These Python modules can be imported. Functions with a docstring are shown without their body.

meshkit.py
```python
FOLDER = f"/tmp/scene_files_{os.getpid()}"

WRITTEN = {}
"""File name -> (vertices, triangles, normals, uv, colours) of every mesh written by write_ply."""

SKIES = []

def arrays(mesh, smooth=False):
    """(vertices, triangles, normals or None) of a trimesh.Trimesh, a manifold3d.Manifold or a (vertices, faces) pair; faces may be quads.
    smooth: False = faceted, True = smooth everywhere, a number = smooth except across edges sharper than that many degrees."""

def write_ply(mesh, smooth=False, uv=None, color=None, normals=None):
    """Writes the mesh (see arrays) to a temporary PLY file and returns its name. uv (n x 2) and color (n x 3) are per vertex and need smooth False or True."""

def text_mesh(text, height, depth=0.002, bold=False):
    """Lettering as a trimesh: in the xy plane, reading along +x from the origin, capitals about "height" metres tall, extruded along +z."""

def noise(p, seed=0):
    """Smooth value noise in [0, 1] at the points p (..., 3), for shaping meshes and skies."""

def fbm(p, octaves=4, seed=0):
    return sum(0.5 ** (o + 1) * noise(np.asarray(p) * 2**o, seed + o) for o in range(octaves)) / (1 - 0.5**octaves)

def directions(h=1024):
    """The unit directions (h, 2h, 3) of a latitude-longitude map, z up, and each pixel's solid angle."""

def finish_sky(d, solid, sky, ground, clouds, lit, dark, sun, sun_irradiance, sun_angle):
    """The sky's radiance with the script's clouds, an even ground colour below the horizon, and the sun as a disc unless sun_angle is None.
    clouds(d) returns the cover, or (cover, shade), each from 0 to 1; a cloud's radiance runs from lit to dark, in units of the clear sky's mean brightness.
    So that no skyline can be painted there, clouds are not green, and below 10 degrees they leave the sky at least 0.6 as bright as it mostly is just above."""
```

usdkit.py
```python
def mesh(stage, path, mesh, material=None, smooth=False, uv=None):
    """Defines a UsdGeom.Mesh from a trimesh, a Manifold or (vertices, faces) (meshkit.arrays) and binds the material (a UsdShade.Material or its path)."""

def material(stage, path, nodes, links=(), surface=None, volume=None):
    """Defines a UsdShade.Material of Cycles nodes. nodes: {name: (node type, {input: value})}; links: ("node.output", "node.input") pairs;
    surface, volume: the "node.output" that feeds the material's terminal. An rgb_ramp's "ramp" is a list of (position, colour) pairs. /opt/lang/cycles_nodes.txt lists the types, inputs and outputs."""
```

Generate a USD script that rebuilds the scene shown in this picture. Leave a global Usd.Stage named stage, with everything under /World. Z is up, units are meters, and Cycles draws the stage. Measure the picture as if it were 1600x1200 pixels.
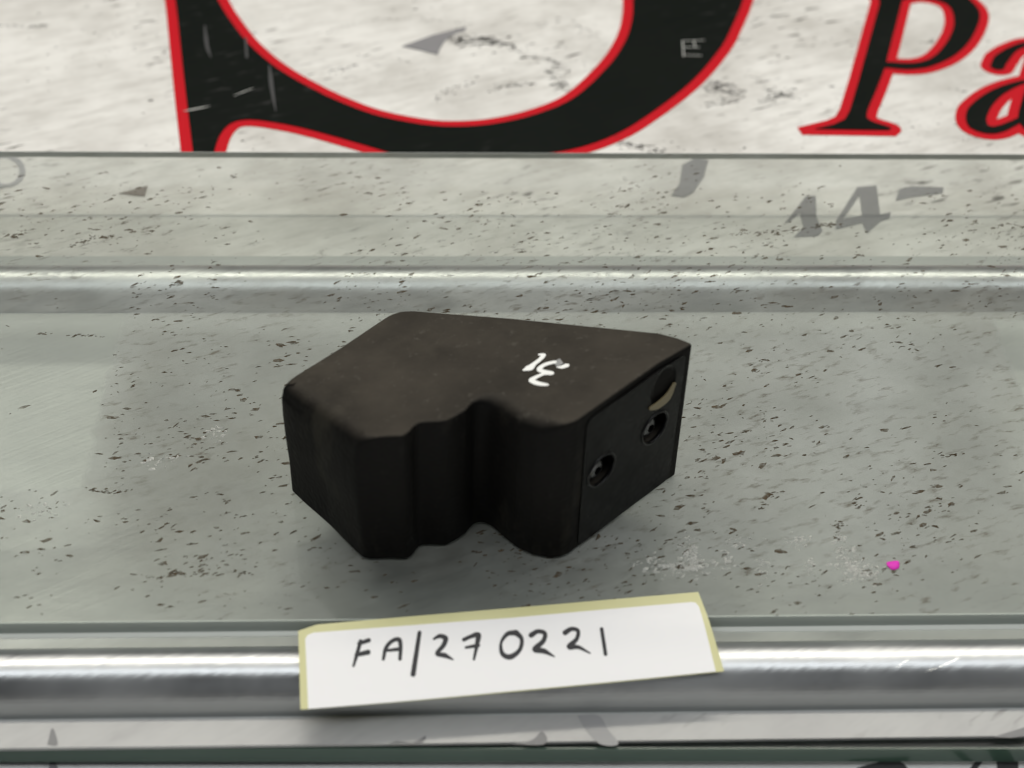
import math, random
import numpy as np, trimesh, manifold3d, usdkit, meshkit
from pxr import Usd, UsdGeom, UsdLux, UsdShade, Gf, Sdf
from shapely.geometry import Polygon, LineString, Point, MultiPolygon
from shapely.ops import unary_union
from shapely import affinity

random.seed(7); rng = np.random.default_rng(7)
stage = Usd.Stage.CreateInMemory()
UsdGeom.SetStageUpAxis(stage, UsdGeom.Tokens.z); UsdGeom.SetStageMetersPerUnit(stage, 1.0)
UsdGeom.Xform.Define(stage, '/World'); UsdGeom.Scope.Define(stage, '/World/Looks')

# ------------------------------------------------------------------ camera
F = 2389.0; TH = math.radians(41.2); PSI = math.radians(3.0); ROLL = math.radians(1.8); D = 0.38
G = 0.0176                                        # top of the upper glass pane
r0 = np.array([math.cos(PSI), -math.sin(PSI), 0.0])
fw = np.array([math.sin(PSI)*math.cos(TH), math.cos(PSI)*math.cos(TH), -math.sin(TH)])
u0 = np.cross(r0, fw)
CR = r0*math.cos(ROLL) + u0*math.sin(ROLL); CU = -r0*math.sin(ROLL) + u0*math.cos(ROLL)
CP = np.array([0, 0, G]) - fw*D
cam = UsdGeom.Camera.Define(stage, '/World/camera')
cam.CreateFocalLengthAttr(F/1600*36); cam.CreateHorizontalApertureAttr(36.0); cam.CreateVerticalApertureAttr(27.0)
cam.CreateClippingRangeAttr(Gf.Vec2f(0.01, 50)); cam.CreateFStopAttr(13.0); cam.CreateFocusDistanceAttr(0.375)
cam.CreateExposureAttr(-0.18)
cam.AddTransformOp().Set(Gf.Matrix4d(*CR, 0, *CU, 0, *(-fw), 0, *CP, 1))

# ------------------------------------------------------------------ lights: workshop ceiling bounce, strip lamps, added fill panels
def rect_light(name, pos, target, w, h, intensity, color):
    l = UsdLux.RectLight.Define(stage, '/World/' + name)
    l.CreateWidthAttr(w); l.CreateHeightAttr(h); l.CreateIntensityAttr(intensity); l.CreateColorAttr(Gf.Vec3f(*color))
    pos = np.array(pos, float); z = pos - np.array(target, float); z /= np.linalg.norm(z)
    x = np.cross([0, 1, 0] if abs(z[2]) > .99 else [0, 0, 1], z); x /= np.linalg.norm(x); y = np.cross(z, x)
    l.AddTransformOp().Set(Gf.Matrix4d(*x, 0, *y, 0, *z, 0, *pos, 1))
rect_light('ceiling_light', (0, 1.1, 2.4), (0, 1.1, 0), 6.0, 4.6, 0.95, (1.0, 0.985, 0.95))
rect_light('fill_panel', (-2.3, -2.4, 1.2), (-.3, 0, 0.4), 1.7, 1.6, 0.38, (0.93, 0.97, 1.0))  # added fill panels, gapped to break up the rib reflections
rect_light('fill_panel_001', (0.15, -2.5, 1.2), (0, 0, 0.4), 1.5, 1.6, 0.30, (0.95, 0.98, 1.0))
rect_light('fill_panel_002', (2.2, -2.3, 1.2), (.3, 0, 0.4), 1.2, 1.6, 0.42, (0.93, 0.97, 1.0))
rect_light('strip_light', (0.0, 0.62, 1.15), (0, 0, 0), 2.6, 0.075, 22.5, (1.0, 0.95, 0.82))
rect_light('strip_light_001', (0.0, -0.45, 1.5), (0, 0, 0), 3.0, 0.4, 2.8, (0.90, 0.96, 1.0))

# ------------------------------------------------------------------ helpers
def at(px, py, z):                                # where the sight line of a photo point meets a level
    d = fw*F + CR*(px-800) + CU*(600-py)
    return CP + d*((z - CP[2])/d[2])
def xy(pts, z): return [tuple(at(a, b, z)[:2]) for a, b in pts]
counts = {}
def path_of(name, parent=None):
    base = (parent.GetPath().pathString if parent else '/World') + '/' + name
    n = counts.get(base, 0); counts[base] = n + 1
    return base if n == 0 else '%s_%03d' % (base, n)
def tag(p, label=None, cat=None, group=None, kind=None):
    for k, v in (('label', label), ('category', cat), ('group', group), ('kind', kind)):
        if v: p.SetCustomDataByKey(k, v)
    return p
def thing(name, label, cat, group=None, loc=(0, 0, 0)):
    x = UsdGeom.Xform.Define(stage, path_of(name)); 
    return tag(x.GetPrim(), label, cat, group)
def obj(name, mesh, mat, parent=None, smooth=False, label=None):
    p = usdkit.mesh(stage, path_of(name, parent), mesh, mat, smooth=smooth).GetPrim()
    return tag(p, label) if label else p
def slab(poly, z, t):                             # flat sheet cut to an outline
    gs = [g for g in getattr(poly, 'geoms', [poly]) if g.geom_type == 'Polygon' and g.area > 1e-10]
    m = trimesh.util.concatenate([trimesh.creation.extrude_polygon(g, t, engine='earcut') for g in gs])
    m.apply_translation([0, 0, z]); return m
def box(x0, x1, y0, y1, z0, z1):
    return trimesh.creation.box(bounds=[[x0, y0, z0], [x1, y1, z1]])
def curve(pts, n=12):                             # Catmull-Rom through the points
    p = np.array(pts, float); p = np.vstack([2*p[0]-p[1], p, 2*p[-1]-p[-2]]); out = []
    for i in range(1, len(p)-2):
        a, b, c, d = p[i-1:i+3]
        for t in np.linspace(0, 1, n, endpoint=False):
            out.append(.5*((2*b) + (c-a)*t + (2*a-5*b+4*c-d)*t*t + (3*b-a-3*c+d)*t**3))
    out.append(p[-2]); return np.array(out)
def pen(pts, w):                                  # stroke whose width follows w (one number or one per point)
    pts = np.array(pts); w = np.broadcast_to(w, len(pts)) if np.ndim(w) == 0 else np.interp(np.linspace(0, 1, len(pts)), np.linspace(0, 1, len(w)), w)
    cs = [Point(*p).buffer(r, 10) for p, r in zip(pts, w)]
    return unary_union([unary_union([cs[i], cs[i+1]]).convex_hull for i in range(len(cs)-1)])

# ------------------------------------------------------------------ materials
def mat(name, nodes, links, surface='p.BSDF'):
    return usdkit.material(stage, '/World/Looks/' + name, nodes, links, surface=surface)
def plain(name, color, rough=.5, metal=0.0, spec=.5, coat=0.0):
    return mat(name, {'p': ('principled_bsdf', {'base_color': color, 'roughness': rough, 'metallic': metal, 'specular_ior_level': spec, 'coat_weight': coat})}, [])
def stained(name, base, stain, dark, rough, amount=1.0, streak=.42, spec=.35):
    """Painted or filmed panel: cloudy stains, fine slanted streaks, small dark scuffs."""
    n = {'g': ('geometry', {}),
         'mp': ('mapping', {'mapping_type': 'texture', 'rotation': (0, 0, streak), 'scale': (1/60, 1/260, 1/100)}),
         'n1': ('noise_texture', {'scale': 22, 'detail': 5, 'roughness': .6}),
         'r1': ('rgb_ramp', {'ramp': [(.42, (0, 0, 0)), (.72, (1, 1, 1))]}),
         'n2': ('noise_texture', {'scale': 1, 'detail': 4, 'roughness': .65}),
         'r2': ('rgb_ramp', {'ramp': [(.45, (0, 0, 0)), (.8, (1, 1, 1))]}),
         'mp3': ('mapping', {'mapping_type': 'texture', 'rotation': (0, 0, streak), 'scale': (1/110, 1/420, 1/100)}),
         'n3': ('noise_texture', {'scale': 1, 'detail': 2, 'roughness': .5}),
         'r3': ('rgb_ramp', {'ramp': [(.60, (0, 0, 0)), (.70, (1, 1, 1))]}),
         'n4': ('noise_texture', {'scale': 14, 'detail': 3}),
         'r4': ('rgb_ramp', {'ramp': [(.48, (0, 0, 0)), (.62, (1, 1, 1))]}),
         'a': ('math', {'math_type': 'multiply', 'value2': .55*amount}),
         'b': ('math', {'math_type': 'multiply', 'value2': .45*amount}),
         'c0': ('math', {'math_type': 'multiply'}), 'c': ('math', {'math_type': 'multiply', 'value2': .75*amount}),
         'm1': ('mix', {'color1': base, 'color2': stain}), 'm2': ('mix', {'color2': stain}), 'm3': ('mix', {'color2': dark}),
         'bp': ('bump', {'strength': .25, 'distance': .0003}),
         'p': ('principled_bsdf', {'roughness': rough, 'specular_ior_level': spec})}
    l = [('g.position', 'n1.vector'), ('g.position', 'mp.vector'), ('mp.vector', 'n2.vector'), ('g.position', 'mp3.vector'), ('mp3.vector', 'n3.vector'),
         ('g.position', 'n4.vector'), ('n1.fac', 'r1.fac'), ('n2.fac', 'r2.fac'), ('n3.fac', 'r3.fac'), ('n4.fac', 'r4.fac'),
         ('r1.color', 'a.value1'), ('r2.color', 'b.value1'), ('r3.color', 'c0.value1'), ('r4.color', 'c0.value2'), ('c0.value', 'c.value1'),
         ('a.value', 'm1.fac'), ('m1.color', 'm2.color1'), ('b.value', 'm2.fac'), ('m2.color', 'm3.color1'), ('c.value', 'm3.fac'),
         ('n2.fac', 'bp.height'), ('bp.normal', 'p.normal'), ('m3.color', 'p.base_color')]
    return mat(name, n, l)

M_board = stained('sign_white', (.75, .735, .71), (.42, .40, .37), (.12, .11, .10), .45, 1.45)
M_bench = stained('bench_grey', (.76, .76, .75), (.55, .55, .54), (.10, .10, .09), .5, .8, -.5)
M_red = plain('red_vinyl', (.50, .006, .014), .5, 0, .12)
M_black = stained('black_vinyl', (.0042, .0062, .0048), (.0085, .010, .0085), (.035, .035, .034), .5, .9, spec=.06)
M_remnant = plain('grey_remnant', (.22, .215, .225), .5)
M_remnant2 = plain('pale_remnant', (.33, .325, .335), .5)
M_remnant3 = plain('dark_remnant', (.05, .05, .052), .5)
M_flange = stained('dull_steel', (.40, .40, .395), (.27, .265, .27), (.14, .135, .13), .38, 1.0, .6, .6)
M_reflection = plain('grey_reflection', (.17, .17, .175), .45)
M_reflection2 = plain('pale_reflection', (.27, .27, .275), .45)
M_brown = plain('brown_remnant', (.15, .115, .095), .6)
M_scuff = plain('pale_scuff', (.42, .42, .40), .6)
M_edge = mat('green_glass_edge', {'p': ('principled_bsdf', {'base_color': (.045, .085, .062), 'roughness': .18})}, [])
M_edge_back = mat('grey_glass_edge', {'p': ('principled_bsdf', {'base_color': (.34, .35, .33), 'roughness': .25})}, [])
M_arris_glint = plain('painted_arris_glint', (.80, .82, .76), .25)
M_edge_front = mat('pale_glass_edge', {'p': ('principled_bsdf', {'base_color': (.40, .44, .40), 'roughness': .2})}, [])

def glass(name, tint, dusty):
    n = {'t': ('transparent_bsdf', {'color': tint}), 'gl': ('glossy_bsdf', {'color': (1, 1, 1), 'roughness': .06}), 'f0': ('fresnel', {'IOR': 1.45}), 'bg': ('geometry', {}), 'nb': ('math', {'math_type': 'subtract', 'value1': 1.0}), 'fr': ('math', {'math_type': 'multiply'}),
         'mx': ('mix_closure', {})}
    l = [('bg.backfacing', 'nb.value2'), ('f0.fac', 'fr.value1'), ('nb.value', 'fr.value2'), ('fr.value', 'mx.fac'), ('t.BSDF', 'mx.closure1'), ('gl.BSDF', 'mx.closure2')]
    if not dusty: return mat(name, n, l, 'mx.closure')
    x0 = at(143, 700, G)[0]; x1 = at(1592, 600, G)[0]; ya = at(120, 490, G)[1]; yb = at(120, 765, G)[1]; yc = at(1590, 500, G)[1]; yd = at(1590, 690, G)[1]
    def step(lo, hi): return ('map_range', {'range_type': 'smoothstep', 'from_min': lo, 'from_max': hi, 'to_min': 0., 'to_max': 1., 'clamp': True})
    e = .0012
    n.update({'g': ('geometry', {}), 'sx': ('separate_xyz', {}), 'top': ('math', {'math_type': 'greater_than', 'value2': G-.0005}),
         'mp': ('mapping', {'mapping_type': 'texture', 'rotation': (0, 0, .38), 'scale': (1/70, 1/240, 1/1)}),
         'n1': ('noise_texture', {'scale': 1, 'detail': 5, 'roughness': .6}), 'n2': ('noise_texture', {'scale': 26, 'detail': 4, 'roughness': .6}),
         'r1': ('map_range', {'from_min': .3, 'from_max': .75, 'to_min': -.07, 'to_max': .13, 'clamp': True}),
         'r2': ('map_range', {'from_min': .3, 'from_max': .7, 'to_min': .26, 'to_max': .62, 'clamp': True}),
         'add': ('math', {'math_type': 'add', 'use_clamp': True}), 'mul': ('math', {'math_type': 'multiply'}), 'mul2': ('math', {'math_type': 'multiply'}),
         'sep': ('separate_xyz', {}),
         # clean rectangle at the left
         'wn': ('noise_texture', {'scale': 160, 'detail': 2}), 'ws': ('math', {'math_type': 'multiply_add', 'value2': .003, 'value3': -.0015}),
         'xw': ('math', {'math_type': 'add'}), 'yw': ('math', {'math_type': 'add'}),
         'a1': step(x0+e, x0-e), 'a2': step(yb-e, yb+e), 'a3': step(ya+e, ya-e), 'a12': ('math', {'math_type': 'multiply'}), 'a123': ('math', {'math_type': 'multiply'}),
         'b1': step(x1-e, x1+e), 'b2': step(yd-e, yd+e), 'b3': step(yc+e, yc-e), 'b12': ('math', {'math_type': 'multiply'}), 'b123': ('math', {'math_type': 'multiply'}),
         'ab': ('math', {'math_type': 'maximum'}), 'inv': ('math', {'math_type': 'multiply_add', 'value2': -.75, 'value3': 1.0}),
         # the film thins towards the back edge and stops short of the front edge
         'dy0': ('map_range', {'from_min': .038, 'from_max': .048, 'to_min': 1., 'to_max': .24, 'clamp': True}), 'dy1': ('map_range', {'from_min': .060, 'from_max': .072, 'to_min': 0., 'to_max': .34, 'clamp': True}), 'dy': ('math', {'math_type': 'add'}),
         'df': ('map_range', {'from_min': -.072, 'from_max': -.055, 'to_min': .55, 'to_max': 1., 'clamp': True}),
         'mul3': ('math', {'math_type': 'multiply'}), 'mul4': ('math', {'math_type': 'multiply'}),
         'n5': ('noise_texture', {'scale': 18, 'detail': 6, 'roughness': .65}),
         'cr': ('rgb_ramp', {'ramp': [(.3, (.235, .232, .205)), (.5, (.335, .345, .32)), (.72, (.46, .475, .455))]}),
         'mp6': ('mapping', {'mapping_type': 'texture', 'rotation': (0, 0, .36), 'scale': (1/190, 1/520, 1/1)}), 'n6': ('noise_texture', {'scale': 1, 'detail': 4, 'roughness': .6}),
         'r6': ('map_range', {'from_min': .54, 'from_max': .70, 'to_min': 0., 'to_max': .85, 'clamp': True}), 'sm': ('mix', {'color2': (.125, .108, .08)}),
         'pm': ('map_range', {'from_min': .42, 'from_max': .58, 'to_min': .15, 'to_max': 1., 'clamp': True}), 'sp': ('math', {'math_type': 'multiply'}), 'sq': ('math', {'math_type': 'multiply'}), 'fx': ('math', {'math_type': 'maximum'}), 'st': ('math', {'math_type': 'multiply'}),
         'd': ('diffuse_bsdf', {'roughness': .5}), 'mx2': ('mix_closure', {})})
    l += [('g.position', 'sx.vector'), ('sx.z', 'top.value1'), ('g.position', 'mp.vector'), ('mp.vector', 'n1.vector'), ('g.position', 'n2.vector'),
          ('n1.fac', 'r1.value'), ('n2.fac', 'r2.value'), ('r1.result', 'add.value1'), ('r2.result', 'add.value2'),
          ('g.position', 'wn.vector'), ('wn.fac', 'ws.value1'), ('sx.x', 'xw.value1'), ('ws.value', 'xw.value2'), ('sx.y', 'yw.value1'), ('ws.value', 'yw.value2'),
          ('xw.value', 'a1.value'), ('yw.value', 'a2.value'), ('yw.value', 'a3.value'), ('a1.result', 'a12.value1'), ('a2.result', 'a12.value2'), ('a12.value', 'a123.value1'), ('a3.result', 'a123.value2'),
          ('xw.value', 'b1.value'), ('yw.value', 'b2.value'), ('yw.value', 'b3.value'), ('b1.result', 'b12.value1'), ('b2.result', 'b12.value2'), ('b12.value', 'b123.value1'), ('b3.result', 'b123.value2'),
          ('a123.value', 'ab.value1'), ('b123.value', 'ab.value2'), ('ab.value', 'inv.value1'),
          ('add.value', 'mul.value1'), ('inv.value', 'mul.value2'), ('mul.value', 'mul2.value1'), ('top.value', 'mul2.value2'),
          ('sx.y', 'dy0.value'), ('sx.y', 'dy1.value'), ('dy0.result', 'dy.value1'), ('dy1.result', 'dy.value2'), ('sx.y', 'df.value'), ('mul2.value', 'mul3.value1'), ('dy.value', 'mul3.value2'), ('mul3.value', 'mul4.value1'), ('df.result', 'mul4.value2'),
          ('g.position', 'n5.vector'), ('n5.fac', 'cr.fac'), ('cr.color', 'sm.color1'), ('g.position', 'mp6.vector'), ('mp6.vector', 'n6.vector'), ('n6.fac', 'r6.value'), ('n2.fac', 'pm.value'), ('r6.result', 'sp.value1'), ('pm.result', 'sp.value2'), ('sp.value', 'sq.value1'), ('inv.value', 'sq.value2'), ('sq.value', 'sm.fac'), ('sq.value', 'st.value1'), ('top.value', 'st.value2'), ('st.value', 'fx.value2'), ('sm.color', 'd.color'),
          ('mul4.value', 'fx.value1'), ('fx.value', 'mx2.fac'), ('mx.closure', 'mx2.closure1'), ('d.BSDF', 'mx2.closure2')]
    return mat(name, n, l, 'mx2.closure')
M_pane = glass('dusty_glass', (.955, .967, .95), True)
M_sheet = glass('clear_glass', (.955, .975, .96), False)

M_metal = mat('galvanised_steel',
    {'g': ('geometry', {}), 'mp': ('mapping', {'mapping_type': 'texture', 'rotation': (0, 0, .55), 'scale': (1/60, 1/900, 1/300)}), 'n1': ('noise_texture', {'scale': 1, 'detail': 3}),
     'n2': ('noise_texture', {'scale': 30, 'detail': 4}), 'mpw': ('mapping', {'scale': (14, 30, 30)}), 'nw': ('noise_texture', {'scale': 1, 'detail': 2}),
     'r': ('map_range', {'from_min': .3, 'from_max': .7, 'to_min': .23, 'to_max': .42}),
     'c': ('rgb_ramp', {'ramp': [(.3, (.40, .41, .42)), (.7, (.56, .57, .575))]}),
     'b': ('bump', {'strength': .32, 'distance': .00025}), 'b2': ('bump', {'strength': .7, 'distance': .0014}),
     'sz': ('separate_xyz', {}), 'w': ('map_range', {'from_min': .0062, 'from_max': .0105, 'to_min': 0., 'to_max': 1., 'clamp': True}),
     'ro': ('map_range', {'to_min': .20, 'to_max': .02}), 'ra': ('math', {'math_type': 'add'}), 'me': ('map_range', {'to_min': .75, 'to_max': 1.}), 'cm': ('mix', {'color1': (.45, .465, .46)}),
     'p': ('principled_bsdf', {'specular_ior_level': .3})},
    [('g.position', 'sz.vector'), ('sz.z', 'w.value'), ('w.result', 'ro.value'), ('w.result', 'me.value'), ('w.result', 'cm.fac'), ('me.result', 'p.metallic'), ('ro.result', 'ra.value2'), ('g.position', 'mp.vector'), ('mp.vector', 'n1.vector'), ('g.position', 'n2.vector'), ('g.position', 'mpw.vector'), ('mpw.vector', 'nw.vector'), ('n2.fac', 'r.value'), ('r.result', 'ra.value1'), ('ra.value', 'p.roughness'),
     ('n2.fac', 'c.fac'), ('c.color', 'cm.color2'), ('cm.color', 'p.base_color'), ('nw.fac', 'b2.height'), ('b2.normal', 'b.normal'), ('n1.fac', 'b.height'), ('b.normal', 'p.normal')])
M_rubber = mat('black_rubber',
    {'g': ('geometry', {}), 'n1': ('noise_texture', {'scale': 45, 'detail': 5, 'roughness': .6}), 'n2': ('noise_texture', {'scale': 900, 'detail': 2}),
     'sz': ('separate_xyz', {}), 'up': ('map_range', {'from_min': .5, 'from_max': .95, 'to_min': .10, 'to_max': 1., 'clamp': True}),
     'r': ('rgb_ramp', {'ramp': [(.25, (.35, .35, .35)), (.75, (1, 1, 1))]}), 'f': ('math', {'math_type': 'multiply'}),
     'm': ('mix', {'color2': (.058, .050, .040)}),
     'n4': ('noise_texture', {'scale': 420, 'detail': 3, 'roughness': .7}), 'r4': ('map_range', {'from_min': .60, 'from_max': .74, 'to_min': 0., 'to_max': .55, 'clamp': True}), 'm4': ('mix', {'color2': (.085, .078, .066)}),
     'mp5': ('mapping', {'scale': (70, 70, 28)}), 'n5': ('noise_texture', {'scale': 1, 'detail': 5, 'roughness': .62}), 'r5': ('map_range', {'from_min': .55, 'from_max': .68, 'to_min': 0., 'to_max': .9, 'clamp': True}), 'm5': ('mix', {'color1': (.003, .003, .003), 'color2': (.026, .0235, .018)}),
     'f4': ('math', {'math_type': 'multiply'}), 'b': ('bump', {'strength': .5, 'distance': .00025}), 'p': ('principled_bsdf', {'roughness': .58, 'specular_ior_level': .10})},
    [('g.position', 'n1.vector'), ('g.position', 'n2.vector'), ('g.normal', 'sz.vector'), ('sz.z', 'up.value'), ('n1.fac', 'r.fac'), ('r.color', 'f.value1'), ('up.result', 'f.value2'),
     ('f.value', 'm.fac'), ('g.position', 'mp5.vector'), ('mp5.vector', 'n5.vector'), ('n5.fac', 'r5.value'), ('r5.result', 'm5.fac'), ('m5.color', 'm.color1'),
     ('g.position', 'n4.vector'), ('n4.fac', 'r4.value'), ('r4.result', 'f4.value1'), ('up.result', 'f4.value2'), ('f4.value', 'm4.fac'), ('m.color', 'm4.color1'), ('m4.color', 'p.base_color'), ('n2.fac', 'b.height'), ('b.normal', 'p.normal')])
M_gloss = mat('glossy_black',
    {'g': ('geometry', {}), 'n1': ('noise_texture', {'scale': 120, 'detail': 4}), 'r': ('map_range', {'from_min': .3, 'from_max': .7, 'to_min': .16, 'to_max': .42}),
     'b': ('bump', {'strength': .3, 'distance': .0006}), 'p': ('principled_bsdf', {'base_color': (.003, .003, .003), 'specular_ior_level': .13})},
    [('g.position', 'n1.vector'), ('n1.fac', 'r.value'), ('r.result', 'p.roughness'), ('n1.fac', 'b.height'), ('b.normal', 'p.normal')])
M_bolt = plain('dark_bolt_steel', (.17, .17, .175), .25, 1.0)
M_rim = plain('worn_black_rim', (.006, .006, .0065), .3, 0, .3)
M_glint = plain('tan_glint', (.22, .18, .10), .3)
M_paint = plain('white_marker', (.86, .86, .84), .5)
M_paint_thin = plain('thin_white_marker', (.26, .26, .26), .55)
M_ink = plain('black_ink', (.010, .009, .013), .5)
M_pink = plain('magenta_speck', (.66, .018, .44), .6)
M_white_paper = mat('label_paper', {'g': ('geometry', {}), 'n': ('noise_texture', {'scale': 1500, 'detail': 2}), 'b': ('bump', {'strength': .1, 'distance': .0001}),
    'p': ('principled_bsdf', {'base_color': (.86, .85, .86), 'roughness': .5})}, [('g.position', 'n.vector'), ('n.fac', 'b.height'), ('b.normal', 'p.normal')])
M_yellow = plain('yellow_backing', (.62, .60, .32), .4)
def fleck_mat(name, ramp, thin=.6):
    return mat(name, {'g': ('geometry', {}), 'r': ('rgb_ramp', {'ramp': ramp}), 'p': ('principled_bsdf', {'roughness': .8, 'specular_ior_level': .2}), 't': ('transparent_bsdf', {'color': (1, 1, 1)}),
                'n': ('noise_texture', {'scale': 900, 'detail': 2}), 'a': ('map_range', {'from_min': .4, 'from_max': .65, 'to_min': .08*thin, 'to_max': thin, 'clamp': True}), 'x': ('mix_closure', {})},
               [('g.random_per_island', 'r.fac'), ('r.color', 'p.base_color'), ('g.position', 'n.vector'), ('n.fac', 'a.value'), ('a.result', 'x.fac'), ('p.BSDF', 'x.closure1'), ('t.BSDF', 'x.closure2')], 'x.closure')
M_dirt = fleck_mat('brown_dirt', [(0, (.085, .062, .038)), (.35, (.15, .118, .076)), (.70, (.225, .195, .145)), (.84, (.17, .10, .055)), (1, (.38, .36, .30))], .72)
M_chalk = fleck_mat('pale_residue', [(0, (.50, .50, .47)), (.6, (.62, .62, .58)), (1, (.82, .81, .77))], .28)
M_specks = fleck_mat('dark_specks', [(0, (.04, .038, .035)), (.4, (.13, .12, .105)), (1, (.32, .29, .25))], .75)

# ------------------------------------------------------------------ bench and signboard
obj_bench = obj('bench_top', box(-.45, .45, -.30, .70, -.022, -.0016), M_bench); tag(obj_bench, None, None, None, 'structure')
board = thing('signboard', 'dirty white signboard with big red-edged black lettering lying flat at the back', 'signboard')
obj('panel', box(-.40, .40, -.06, .62, -.0014, 0), M_board, board)
Z0 = .00025; VT = .00012
def letter(black, red_w, join, label):
    yc = at(800, 244, 0)[1]; keep = Polygon([(-1, yc), (1, yc), (1, 1), (-1, 1)])      # trimmed along the shelf
    b = obj('letter', slab(black.intersection(keep), Z0, VT+.0001), M_black, board, label=label)
    obj('outline', slab(black.buffer(red_w, join_style=join, mitre_limit=1.6).intersection(keep), Z0-.0002, VT), M_red, b)
# large S: lower bowl, tail and serif
outer_l = [(255, -130), (263, -60), (274, 0), (283, 80), (292, 160), (302, 239)]
tail = [(334, 239), (344, 212), (361, 194), (388, 188), (430, 192.5), (481, 203), (550, 222), (611, 240)]
outer_r = [(730, 244), (790, 246), (850, 241), (902, 232), (950, 216), (1000, 189), (1075, 133), (1124, 78), (1146, 37), (1161, 0), (1172, -50), (1176, -120)]
inner = [(975, -120), (985, -50), (989, 0), (987, 34), (976, 67), (950, 105), (897, 154), (837, 180), (777, 194), (725, 199), (669, 197), (594, 183), (537, 163), (484, 138), (432, 107), (391, 72), (362, 36), (340, 0), (318, -50), (300, -130)]
S = Polygon([tuple(p) for p in np.vstack([curve(xy(outer_l, 0), 6), curve(xy(tail, 0), 8), curve(xy(outer_r, 0), 8), curve(xy(inner, 0), 8)])]).buffer(0)
letter(S, .0038, 2, 'huge black serif letter with red outline, cut by the picture top')
def z5(pts): return xy([(1003+a/2.667, b/2.667) for a, b in pts], 0)
Pb = list(map(tuple, np.vstack([z5([(722, 541), (800, 522), (845, 500), (866, 462), (905, 330), (990, 15), (985, -10), (930, -38), (925, -48), (1150, -52)]),
     curve(z5([(1150, -52), (1290, -42), (1375, 10), (1408, 70), (1370, 165), (1300, 235), (1200, 280), (1110, 292), (1012, 285)]), 8),
     curve(z5([(1012, 285), (975, 380), (938, 470), (950, 505), (1032, 534), (1028, 546)]), 6)])))
Ph = list(map(tuple, np.vstack([z5([(1018, 258)]), curve(z5([(1018, 262), (1140, 265), (1220, 235), (1280, 160), (1300, 90), (1280, 30), (1220, 2), (1150, -8), (1085, 2)]), 8)])))
P = Polygon(Pb).buffer(0).difference(Polygon(Ph).buffer(0))
letter(P, .0034, 2, 'black italic capital with red outline')
pa = lambda pts, w: pen(curve(z5(pts), 8), w)
a_ = unary_union([pa([(1480, 280), (1500, 245), (1545, 208), (1610, 185), (1680, 190)], [.0024, .0026, .0016, .0012, .0012]),
                  pa([(1690, 205), (1665, 300), (1630, 420), (1610, 500), (1640, 545), (1700, 530)], [.0032, .0036, .0036, .0034, .0026, .001]),
                  pa([(1660, 335), (1570, 350), (1470, 395), (1400, 465), (1400, 525), (1470, 545), (1560, 510), (1620, 470)], [.0008, .0011, .0022, .0034, .0034, .0020, .0013, .001])])
letter(a_, .0034, 1, 'black italic small letter with red outline, cut by the picture edge')
def remnant(pts, z, m, parent, th=.0001, zz=Z0-.0001):
    return obj('lettering_remnant', slab(Polygon(xy(pts, z)).buffer(0), z+zz, th), m, parent)
s4 = lambda pts: [(500+a/2.667, b/2.667) for a, b in pts]
s5 = lambda pts: [(1000+a/2.667, b/2.667) for a, b in pts]
remnant(s4([(340, 195), (470, 148), (610, 113), (604, 130), (560, 142), (520, 172), (500, 205), (490, 230), (420, 212)]), 0, M_remnant, board)
remnant(s5([(175, 690), (230, 660), (285, 670), (265, 740), (220, 805), (180, 825), (130, 817), (165, 765)]), 0, M_remnant, board)
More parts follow.
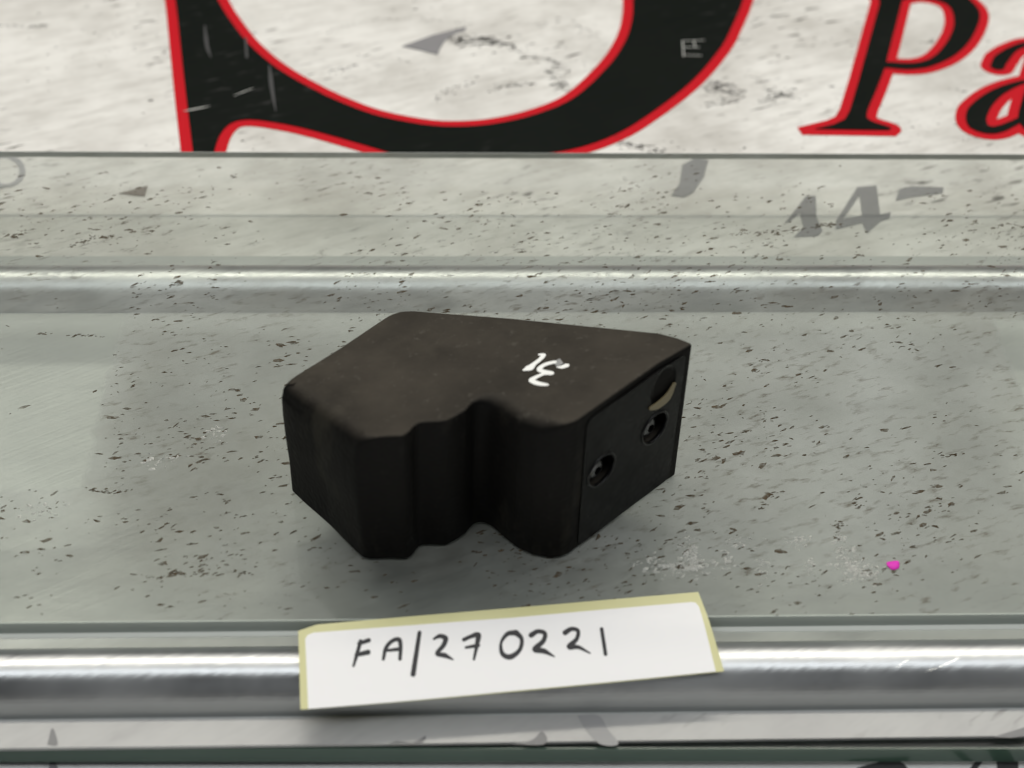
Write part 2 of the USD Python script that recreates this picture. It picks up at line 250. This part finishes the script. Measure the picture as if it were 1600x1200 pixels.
remnant(s5([(600, 935), (660, 860), (690, 820), (732, 818), (735, 905), (760, 965), (740, 985), (640, 990), (680, 950), (665, 890), (625, 925)]), 0, M_remnant, board)
q = Polygon(xy(s5([(815, 925), (905, 782), (985, 775), (1000, 895), (1045, 885), (1040, 910), (1000, 925), (945, 975), (925, 930), (815, 958)]), 0)).difference(Polygon(xy(s5([(845, 915), (915, 815), (925, 900)]), 0)))
obj('lettering_remnant', slab(q, Z0-.0001, .0001), M_remnant, board)
remnant(s5([(1080, 790), (1130, 778), (1265, 783), (1262, 806), (1120, 825), (1065, 838)]), 0, M_remnant, board)
remnant([(186, 303), (231, 291), (226, 308)], 0, M_brown, board)
th = np.linspace(-1.9, 2.0, 30)
obj('lettering_remnant', slab(pen([tuple(at(8+27*math.cos(t), 268+23*math.sin(t), 0)[:2]) for t in th], .0009), Z0-.0001, .0001), M_remnant2, board)
for pts, w in (([(320, 42), (324, 75), (330, 92)], .0008), ([(384, 62), (386, 92)], .0006), ([(421, 105), (425, 140), (431, 176)], .0009), ([(288, 176), (308, 172), (328, 168)], .00055), ([(366, 152), (385, 144), (397, 140)], .0003),
               ([(1066, 66), (1068, 90)], .0003), ([(1068, 66), (1100, 65)], .00025), ([(1068, 76), (1092, 76)], .0003), ([(1066, 88), (1096, 89)], .00025), ([(1084, 66), (1086, 76)], .0003)):
    obj('scuff', slab(pen(curve(xy(pts, 0), 6), [w*.3, w*.8, w*.6, w*.15]) if len(pts) > 2 else pen(xy(pts, 0), w*.7), Z0+.0003, .00004), M_scuff if w < .0006 else M_remnant3, board)
# remnants seen through the front sheet and in front of it, on the bench
def bremnant(pts, m): obj('lettering_remnant', slab(Polygon(xy(pts, -.0016)).buffer(0), -.0016+.0001, .0001), m, obj_bench)
bremnant([(1500, 1225), (1520, 1195), (1538, 1175), (1545, 1178), (1528, 1200), (1515, 1225)], M_remnant3)
bremnant([(1556, 1170), (1590, 1170), (1592, 1240), (1560, 1240)], M_remnant3)
bremnant([(1330, 1210), (1340, 1200), (1392, 1186), (1411, 1193), (1430, 1215)], M_remnant3)
bremnant([(76, 1205), (80, 1176), (92, 1205)], M_remnant)

# ------------------------------------------------------------------ front glass sheet, steel tray, upper pane
SH = .0010 # sheet level over the bench
fs = thing('glass_sheet', 'clear glass sheet with dark green front edge under the steel tray', 'glass sheet')
yl = [at(x, 1168, .0048)[:2] for x in (-700, 2300)]
front = np.array(yl)
sheet_poly = Polygon([tuple(front[0]), tuple(front[1]), (front[1][0], -.072), (front[0][0], -.072)])
obj('sheet', slab(sheet_poly, .0004, .0044), M_sheet, fs)
obj('edge', slab(LineString([tuple(front[0]-[0, .0002]), tuple(front[1]-[0, .0002])]).buffer(.00015, cap_style=2), .0003, .0046), M_edge, fs)

tray = thing('steel_tray', 'galvanised pressed steel tray with two long rounded ribs under the glass', 'tray')
ZT = .0056
def rib_profile(y0, y1, h, k=40, q=(2.4, .75)):
    c, w = (y0+y1)/2, (y1-y0)/2
    t = np.linspace(-1, 1, k)
    return [(c+w*s, ZT + h*(1-abs(s)**q[0])**q[1]) for s in t]
prof = [(-.0914, ZT)] + rib_profile(-.0905, -.0752, .0092) + [(-.073, ZT), (.042, ZT)] + rib_profile(.0442, .0605, .0078, q=(2.0, .62)) + [(.062, ZT), (.0695, ZT)]
line = LineString(prof)
pp = line.buffer(.0004, join_style=1, cap_style=2)
tm = trimesh.creation.extrude_polygon(pp, .62, engine='earcut')          # (y, z, x) -> (x, y, z)
tm.vertices = tm.vertices[:, [2, 0, 1]] - [.31, 0, .0004]
obj('pressed_sheet', tm, M_metal, tray, smooth=40)
def flange_mark(pts, m): obj('painted_reflection', slab(Polygon([tuple(p) for p in curve(xy(pts + pts[:1], ZT+.0004), 5)[:-1]]).buffer(0), ZT+.00045, .00003), m, tray)  # blurred reflections on the flange, painted as thin grey shapes
flange_mark([(605, 1163), (622, 1158), (645, 1160), (665, 1150), (655, 1162)], M_reflection)
flange_mark([(800, 1163), (832, 1156), (846, 1143), (855, 1155), (846, 1164)], M_reflection)
flange_mark([(902, 1118), (935, 1118), (950, 1140), (966, 1163), (938, 1163), (915, 1140)], M_reflection2)
flange_mark([(1552, 1152), (1570, 1146), (1640, 1126), (1640, 1140), (1590, 1152)], M_reflection)
flange_mark([(74, 1164), (80, 1140), (85, 1142), (90, 1164)], M_reflection)
def on_rib(px, py):                                   # sight line meets the front rib
    best = None
    for z in np.arange(ZT+.0094, ZT, -.00005):
        p = at(px, py, z)
        t = (p[1]+.08285)/.00765
        if abs(t) < 1 and z <= ZT + .0092*(1-abs(t)**2.4)**.75: return p + [0, 0, .00006]
    return at(px, py, ZT) + [0, 0, .0001]
obj('flange', box(-.31, .31, -.0982, -.0915, ZT-.0004, ZT+.0004), M_flange, tray, label='dull front flange')
M_scr = plain('bright_scratch', (.75, .76, .77), .25, 1.0)
def scratch(pts, r=.00008):
    c = np.array([on_rib(*p) for p in curve(pts, 6)])
    obj('scratch', trimesh.util.concatenate([trimesh.creation.cylinder(r, segment=c[i:i+2], sections=5) for i in range(len(c)-1)]), M_scr, tray)
scratch([(1328, 1090), (1370, 1074), (1410, 1059), (1455, 1047), (1480, 1037), (1500, 1028)])
for a in ([(1200, 1076), (1232, 1050)], [(1222, 1080), (1246, 1055)], [(1390, 1050), (1420, 1030)], [(70, 1106), (84, 1096)], [(452, 1074), (466, 1066)], [(160, 1104), (172, 1096)]):
    scratch(a, .00005)

pane = thing('glass_shelf', 'dusty glass shelf over the steel tray carrying the black rubber block', 'glass shelf')
bk = np.array([at(x, 240, G)[:2] for x in (-900, 2500)]); fr = np.array([at(x, 966, G)[:2] for x in (-900, 2500)])
bk = np.array([[-.36, .1049], [.36, .1049]]); fr = np.array([[-.36, -.0750], [.36, -.0750]])
obj('sheet', box(-.36, .36, fr[0][1], bk[0][1], G-.004, G), M_pane, pane)
obj('edge', box(-.36, .36, bk[0][1]+.00005, bk[0][1]+.00035, G-.0017, G+.0001), M_edge_back, pane, label='grey back edge of the pane')
obj('edge', box(-.36, .36, fr[0][1]-.00035, fr[0][1]-.00005, G-.0041, G+.00005), M_edge_front, pane, label='greenish front edge of the pane')
ar = trimesh.creation.extrude_polygon(Polygon([(0, 0), (-.0007, 0), (-.0006, .0003), (0, .0009)]), .72, engine='earcut'); ar.vertices = ar.vertices[:, [2, 0, 1]] + [-.36, fr[0][1]-.0004, G-.0041]
obj('arris_glint', ar, M_arris_glint, pane)  # line of light inside the pane, painted as a pale arris strip

# ------------------------------------------------------------------ dirt lying about
def flecks(places, zlev, thick=.00012):
    vs, fs_, n0 = [], [], 0
    for x, y, ln, wd, ang in places:
        k = rng.integers(8, 13); a = np.sort(rng.uniform(0, 2*np.pi, k)); r = rng.uniform(.55, 1.15, k)
        px, py = np.cos(a)*r*ln/2, np.sin(a)*r*wd/2
        c, s = math.cos(ang), math.sin(ang)
        ring = np.stack([x+px*c-py*s, y+px*s+py*c, np.full(k, zlev)], 1)
        top = np.array([[x, y, zlev+thick+min(wd, .001)*.25]])
        vs.append(np.vstack([ring, top]))
        fs_.append(np.array([[n0+i, n0+(i+1) % k, n0+k] for i in range(k)])); n0 += k+1
    return trimesh.Trimesh(np.vstack(vs), np.vstack(fs_), process=False)
xl, yb_, ya_ = at(143, 700, G)[0], at(120, 765, G)[1], at(120, 385, G)[1]
pl = []
while len(pl) < 3200:
    px, py = rng.uniform(-60, 1660), rng.uniform(258, 962)
    x, y, _ = at(px, py, G)
    nz = meshkit.fbm(np.array([[x*55, y*55, 3.]]), 4, 5)[0]
    dens = max(0, min(1, (nz-.36)*4.0)) * (.30 if py < 290 else 1.0) * (.45 if py > 900 else 1)
    if x < xl+.002*(nz-.5) and yb_ < y < ya_: dens *= .06
    if rng.random() > dens: continue
    ln = min(.0032, float(rng.lognormal(math.log(.00105), .65))); wd = ln*rng.uniform(.17, .5)
    pl.append((x, y, ln, wd, rng.normal(.36, .28)))
def trail(pts, n, spread, z=G, size=.0011):
    c = curve(pts, 20)
    for _ in range(n):
        p = c[rng.integers(len(c))]; x, y, _z = at(p[0]+rng.normal(0, spread), p[1]+rng.normal(0, spread*.5), z)
        ln = float(rng.lognormal(math.log(size), .45)); yield (x, y, ln, ln*rng.uniform(.25, .5), rng.normal(.3, .25))
for t in (([(1140, 366), (1200, 362), (1260, 358), (1305, 350)], 60, 2.5), ([(1550, 358), (1575, 350), (1600, 356)], 25, 1.5), ([(105, 388), (130, 378), (150, 372), (180, 370)], 35, 2.5),
          ([(138, 764), (165, 770), (205, 765)], 30, 2.5), ([(20, 370), (40, 366)], 12, 3), ([(1275, 352), (1300, 350)], 20, 3), ([(225, 905), (300, 896), (410, 895)], 40, 4), ([(40, 520), (110, 523), (160, 526)], 22, 2),
          ([(268, 447), (278, 440), (258, 455)], 16, 2), ([(300, 780), (340, 770), (350, 785)], 14, 3), ([(1465, 715), (1500, 708)], 14, 4), ([(1185, 795), (1200, 780), (1215, 770)], 18, 4), ([(1310, 815), (1310, 840)], 22, 5), ([(1330, 780), (1345, 790)], 14, 5), ([(330, 400), (335, 440), (330, 480)], 22, 6)):
    pl += list(trail(*t))
d = obj('dirt', flecks(pl, G+.00002), M_dirt); tag(d, 'brown dirt crumbs scattered over the dusty glass pane', 'dirt', None, 'stuff')
res = []
for cx, cy, sx, sy, n in ((1075, 858, 8, 14, 30), (1050, 885, 28, 9, 60), (1085, 880, 10, 8, 30), (1130, 880, 12, 6, 14), (1195, 890, 5, 12, 16), (1245, 845, 10, 6, 16), (1315, 855, 10, 16, 34), (1330, 885, 9, 12, 36), (1350, 897, 14, 8, 46), (1265, 890, 6, 8, 12), (1160, 850, 14, 8, 14),
                           (335, 680, 12, 10, 10), (60, 800, 16, 9, 14), (250, 720, 16, 8, 14)):
    for _ in range(int(n*1.7)):
        x, y, _z = at(rng.normal(cx, sx), rng.normal(cy, sy), G); ln = min(.0018, float(rng.lognormal(math.log(.0010), .6))); res.append((x, y, ln, ln*rng.uniform(.25, .65), rng.normal(.36, .5)))
d = obj('residue', flecks(res, G+.00003, .00008), M_chalk); tag(d, 'whitish crumbled residue smeared in patches on the glass pane', 'residue', None, 'stuff')
sp = []
for px, py, ln in ((235, 157, .0024), (233, 107, .0020), (224, 177, .0016), (60, 21, .0016), (210, 75, .0015), (45, 60, .0012), (900, 96, .0014), (838, 93, .0022), (848, 93, .0015), (866, 106, .0014), (868, 122, .0014), (870, 134, .0022), (886, 142, .0020), (775, 64, .0035), (800, 70, .002), (740, 86, .002), (745, 120, .002), (795, 135, .003), (830, 131, .0025), (975, 278, .0014), (978, 281, .0016), (1170, 325, .0015), (818, 92, .002), (690, 142, .0014), (925, 108, .0015),
                   (1215, 88, .003), (1230, 90, .002), (1120, 137, .003), (1105, 142, .0025), (1150, 160, .002), (1090, 130, .002), (1300, 135, .003), (1505, 143, .003), (1495, 140, .002), (1545, 65, .002), (1210, 160, .0013)):
    x, y, _z = at(px, py, 0)
    sp.append((x, y, ln, ln*.42, rng.normal(.25, .15)))
for q_, w in (([(690, 64), (740, 58), (790, 68), (832, 92)], .0005), ([(832, 90), (866, 99), (869, 126), (888, 143)], .0006), ([(768, 142), (800, 133), (838, 131)], .0004), ([(1112, 143), (1130, 132), (1152, 152)], .0007), ([(1180, 120), (1212, 152), (1228, 140)], .0005),
              ([(1100, 167), (1145, 154)], .0005), ([(1190, 160), (1215, 150), (1240, 152)], .0004), ([(515, 112), (560, 102)], .0004), ([(500, 52), (600, 30), (735, 38)], .0003), ([(680, 160), (700, 142), (745, 128)], .0003), ([(0, 40), (50, 42), (70, 40)], .0004), ([(1440, 66), (1480, 64)], .0004),
              ([(945, 218), (990, 228), (1030, 236)], .0006), ([(720, 66), (760, 62), (775, 70)], .0009), ([(560, 85), (640, 96)], .0003), ([(1110, 60), (1180, 30), (1230, 24)], .00035), ([(900, 40), (935, 52)], .0003)):
    cc = curve(xy(q_, 0), 14)
    for p0 in cc:
        for _ in range(2): sp.append((p0[0]+rng.normal(0, w*3), p0[1]+rng.normal(0, w*1.8), float(rng.lognormal(math.log(w*3), .6)), w*rng.uniform(.4, 1.6), rng.normal(.2, .4)))
k = 0
while k < 700:
    px, py = rng.uniform(-40, 1640), rng.uniform(-20, 236); x, y, _z = at(px, py, 0)
    nz = meshkit.fbm(np.array([[x*40, y*40, 9.]]), 4, 11)[0]
    if rng.random() > (nz-.45)*4 or S.buffer(.003).contains(Point(x, y)): continue
    ln = min(.003, float(rng.lognormal(math.log(.0007), .6))); sp.append((x, y, ln, ln*rng.uniform(.2, .45), rng.normal(.25, .2))); k += 1
d = obj('scuff_specks', flecks(sp, .00003, .00003), M_specks); tag(d, 'small dark scuffs and specks on the white signboard', 'scuffs', None, 'stuff')
pk = at(1395, 884, G)
m = trimesh.creation.icosphere(2, .0016); m.vertices *= [.95, .8, .22]; m.vertices += (meshkit.noise(m.vertices*1500, 3)-.5)[:, None]*.0004; m.apply_translation([pk[0], pk[1], G+.0003])
tag(obj('paint_speck', m, M_pink, smooth=True), 'tiny bright magenta speck on the glass right of the block', 'speck')

# ------------------------------------------------------------------ the black rubber block
ZB = G + .00015
_b = np.array([at(*p, ZB)[:2] for p in ((562, 868), (640, 868), (462, 775), (1048, 738), (868, 874), (745, 835))])
HA, HX, HY = np.linalg.lstsq(np.column_stack([np.ones(6), _b]), np.array([.0350, .0360, .0335, .0390, .0410, .0402]), rcond=None)[0]
def th(x, y): return ZB + HA + HX*x + HY*y
def on_top(px, py):
    z = ZB + .038
    for _ in range(20):
        p = at(px, py, z); z = th(p[0], p[1])
    return np.array([p[0], p[1], z])
def xyt(pts): return [tuple(on_top(*p)[:2]) for p in pts]
top_px = [(438, 600), (530, 543), (600, 496), (613, 489), (626, 485), (645, 484), (800, 496), (940, 510), (1030, 519), (1058, 526), (1084, 536),
          (1030, 567), (970, 609), (903, 656), (888, 662), (868, 664), (840, 661), (815, 653), (795, 642), (776, 629), (765, 624), (752, 623), (740, 627), (728, 640), (712, 650), (695, 658), (670, 659), (655, 660), (647, 665), (641, 673), (630, 681), (600, 682), (570, 685), (556, 684), (535, 669), (500, 642), (460, 616)]
out = Polygon(xyt(top_px)).buffer(0)
out = out.buffer(.0005).buffer(-.0010).buffer(.0005)
c = np.array(out.exterior.coords)[:-1]
if not out.exterior.is_ccw: c = c[::-1]
L = LineString(np.vstack([c, c[:1]])); N = 520
ring = np.array([L.interpolate(i/N, normalized=True).coords[0] for i in range(N)])
for _ in range(2): ring = .5*ring + .25*np.roll(ring, 1, 0) + .25*np.roll(ring, -1, 0)
tan = np.roll(ring, -1, 0) - np.roll(ring, 1, 0); tan /= np.linalg.norm(tan, axis=1)[:, None]
nor = np.stack([tan[:, 1], -tan[:, 0]], 1)
for _ in range(6): nor = .5*nor + .25*np.roll(nor, 1, 0) + .25*np.roll(nor, -1, 0)
nor /= np.linalg.norm(nor, axis=1)[:, None]
# softer arris along the left front flank
wl = np.array([.9 if (n[0] < -.15 and n[1] < .25) else 0. for n in nor])
for _ in range(30): wl = .5*wl + .25*np.roll(wl, 1) + .25*np.roll(wl, -1)
rad = .0008 + .0034*wl
rings = []
for zt, off in [(0, .0006), (.0006, 0), (.010, 0)]: rings.append(np.column_stack([ring - nor*off, np.full(N, ZB+zt)]))
rings += [np.column_stack([ring + nor*(wl*bulge)[:, None], np.full(N, ZB+zt)]) for zt, bulge in ((.017, .0005), (.024, .0007), (.029, .0005))]
for a in np.linspace(0, np.pi/2, 7):
    rxy = ring - nor*(rad*(1-np.cos(a)))[:, None]; rings.append(np.column_stack([rxy, th(rxy[:, 0], rxy[:, 1])-rad+rad*np.sin(a)]))
V = np.vstack(rings); Fc = []
for j in range(len(rings)-1):
    for i in range(N):
        a, b = j*N+i, j*N+(i+1) % N; Fc += [[a, b, b+N], [a, b+N, a+N]]
def cap(rg):
    v2, f2 = trimesh.creation.triangulate_polygon(Polygon(rg[:, :2]), engine='earcut')
    from scipy.spatial import cKDTree
    idx = cKDTree(rg[:, :2]).query(v2)[1]; f2 = idx[f2]
    a, b, cc = rg[f2[:, 0], :2], rg[f2[:, 1], :2], rg[f2[:, 2], :2]
    s = np.cross(b-a, cc-a); f2[s < 0] = f2[s < 0][:, ::-1]; return f2
Fc = np.vstack([np.array(Fc), cap(rings[-1]) + (len(rings)-1)*N, cap(rings[0])[:, ::-1]])
body = trimesh.Trimesh(V, Fc, process=False)
mf = lambda t: manifold3d.Manifold(manifold3d.Mesh(np.asarray(t.vertices, np.float32), np.asarray(t.faces, np.uint32)))
# the end face with its holes
e0 = on_top(905, 655); e1 = on_top(1079, 538); HB = .5*(e0[2]+e1[2]) - ZB - .0002; e0[2] = e1[2] = 0; ex = (e1-e0)/np.linalg.norm(e1-e0); en = np.array([ex[1], -ex[0], 0])   # outward
def on_end(px, py):
    dd = fw*F + CR*(px-800) + CU*(600-py); t = ((e0-CP)@en)/(dd@en); p = CP + dd*t
    return (p-e0)@ex, p[2]
Lx = float(np.linalg.norm(e1-e0))
def frame(m):                                         # local (along face, up, out) -> world
    T = np.eye(4); T[:3, 0] = ex; T[:3, 1] = [0, 0, 1]; T[:3, 2] = en; T[:3, 3] = [e0[0], e0[1], 0]; m = m.copy(); m.apply_transform(T); 
    return m
holes = [on_end(939, 734), on_end(1022, 668)]
dim = on_end(1036, 604)
def cyl(u, v, r, w0, w1, n=40):
    m = trimesh.creation.cylinder(r, w1-w0, sections=n); m.apply_translation([u, v, (w0+w1)/2]); return frame(m)
rr = .0044
bm = mf(body)
for u, v in holes: bm = bm - mf(cyl(u, v, rr, -.009, .01))
block = thing('rubber_block', 'black moulded rubber block with notched side and two bolt holes in its end', 'rubber block')
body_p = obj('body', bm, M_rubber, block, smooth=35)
# glossy end plate, slightly proud
pl2 = Polygon([(.0024, ZB+.0008), (Lx-.0018, ZB+.0008), (Lx-.0012, ZB+HB-.0016), (.0024, ZB+HB-.0016)]).buffer(-.002).buffer(.002)
pm = trimesh.creation.extrude_polygon(pl2, .0008, engine='earcut'); pm.apply_translation([0, 0, -.00068]); pm = mf(frame(pm))
for u, v in holes: pm = pm - mf(cyl(u, v, rr-.0001, -.01, .01))
sph = trimesh.creation.icosphere(4, 1.0); sph.vertices *= [.0042, .0060, .0011]; sph.apply_translation([dim[0], dim[1], .0003])
pm = pm - mf(frame(sph))
obj('end_plate', pm, M_gloss, block, smooth=35, label='glossier black end face with two holes')
for u, v in holes:
    rim = trimesh.creation.torus(rr-.0002, .00035, major_sections=44, minor_sections=10); rim.apply_translation([u, v, .0001])
    obj('hole_rim', frame(rim), M_rim, block, smooth=40)
    dome = trimesh.creation.icosphere(3, 1.0); dome.vertices *= [.0031, .0031, .0018]; dome.apply_translation([u-.0003, v-.0008, -.0024])
    obj('bolt', mf(frame(dome)) - mf(cyl(u-.0002, v-.0006, .0011, -.004, .001, 6)), M_bolt, block, smooth=30)
cr = pen(curve([on_end(*p) for p in ((1014, 637), (1027, 631), (1041, 619), (1051, 600))], 8), [.0004, .0011, .0014, .0006])  # lamp highlight in the oval recess, painted as a tan crescent
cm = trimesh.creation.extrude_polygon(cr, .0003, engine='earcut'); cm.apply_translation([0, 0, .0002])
obj('painted_glint', frame(cm), M_glint, block, smooth=30, label='tan crescent painted as the lamp glint on the end face')
# marker strokes on its top
s10 = lambda pts: xyt([(780+a/10, 530+b/10) for a, b in pts])
def mark(poly, m, z=.00003):
    k = slab(poly.buffer(.00003), z, .00008); k.vertices[:, 2] += th(k.vertices[:, 0], k.vertices[:, 1]); obj('marker_stroke', k, m, block)
mark(pen(curve(s10([(630, 245), (690, 252), (640, 318), (540, 395), (470, 455), (380, 488)]), 8), [.0003, .00052, .00045, .00052, .0009, .00018]), M_paint)
mark(pen(curve(s10([(860, 362), (760, 385), (670, 425), (628, 480), (700, 512), (810, 535), (700, 545), (600, 585), (510, 640), (560, 680), (650, 705), (740, 715)]), 8), [.0005, .00052, .0005, .00055, .0006, .00062, .0004, .00045, .00062, .00065, .0006, .0004]), M_paint)
mark(pen(curve(s10([(1050, 415), (980, 440), (905, 440)]), 6), [.0006, .0005, .00015]), M_paint)
mark(Polygon(s10([(860, 345), (945, 308), (1000, 380), (925, 425), (880, 415)])), M_paint_thin, .00001)

# ------------------------------------------------------------------ the written label
SL, YB = .30, -.0764
def lz(y): return G + .0005 - SL*np.maximum(0, YB - y + 0.0) 
def on_label(px, py):
    z = G
    for _ in range(25):
        p = at(px, py, z); z = float(lz(p[1]))
    return tuple(p[:2])
def lab(pts): return [on_label(*p) for p in pts]
def drape(poly, z, t):
    gs = [g for g in getattr(poly, 'geoms', [poly])]
    ms = []
    for g in gs:
        m = trimesh.creation.extrude_polygon(g, t, engine='earcut'); m = m.subdivide_to_size(.004); ms.append(m)
    m = trimesh.util.concatenate(ms); y = m.vertices[:, 1]; x = m.vertices[:, 0]
    soft = np.logaddexp(0, (YB-y)/.0012)*.0012                                # rounds the bend
    m.vertices[:, 2] += z + G + .0005 - SL*soft + .0009*((x-.0)/.043)**2*np.clip((YB-y)/.02, 0, 1)
    return m
paper = thing('paper_label', 'white handwritten paper label on yellow backing leaning over the front rib', 'paper label')
obj('backing', drape(Polygon(lab([(466, 986), (495, 975), (800, 950), (1091, 925), (1131, 1051), (800, 1081), (470, 1113)])), -.0001, .00012), M_yellow, paper, label='pale yellow backing strip')
face = obj('face', drape(Polygon(lab([(477, 999), (481, 993), (490, 989), (800, 965), (1080, 941), (1087, 942), (1092, 948), (1118, 1051.5), (800, 1080), (482, 1112)])), .00004, .00006), M_white_paper, paper)
s8 = lambda pts: lab([(400+a/2, 880+b/2) for a, b in pts])
W = .00040
def ink(*strokes, smoothing=True):
    ps = [pen(curve(s8(s), 6) if len(s) > 2 else s8(s), np.array(w)*1.4) for s, w in strokes]
    obj('character', drape(unary_union(ps), .00012, .00004), M_ink, face)
ink(([(327, 246), (315, 290), (305, 325)], [.0003, .00028, .00018]), ([(322, 254), (352, 243)], [.00028, .00034]), ([(314, 290), (350, 281)], [.0003, .0004]))
ink(([(398, 303), (406, 268), (424, 246), (446, 240), (452, 262), (450, 302)], [.00022, .0003, .0003, .00034, .0003, .00026]), ([(404, 276), (452, 270)], [.0002, .0003]))
ink(([(511, 218), (491, 350)], [.0003, .00038]))
ink(([(556, 238), (574, 229), (592, 236), (586, 258), (566, 284), (590, 290), (616, 303)], [.00018, .00034, .0004, .00034, .0003, .00038, .0001]))
ink(([(650, 240), (672, 230), (694, 226), (690, 258), (681, 302)], [.0003, .0003, .00045, .0003, .00018]), ([(656, 265), (694, 258)], [.0002, .0003]))
ink(([(812, 218), (786, 222), (766, 250), (770, 284), (795, 294), (824, 272), (830, 238), (812, 218)], [.00045, .00034, .0002, .00034, .00042, .0003, .0003, .00045]))
ink(([(860, 226), (880, 214), (902, 220), (898, 244), (872, 270), (900, 276), (932, 293)], [.0004, .00034, .00034, .00034, .00044, .0004, .0001]))
ink(([(966, 218), (986, 206), (1006, 212), (1002, 238), (980, 262), (1008, 264), (1044, 283)], [.0004, .00034, .0003, .0003, .00044, .0003, .0001]))
ink(([(1080, 206), (1092, 286)], [.00028, .00028]))
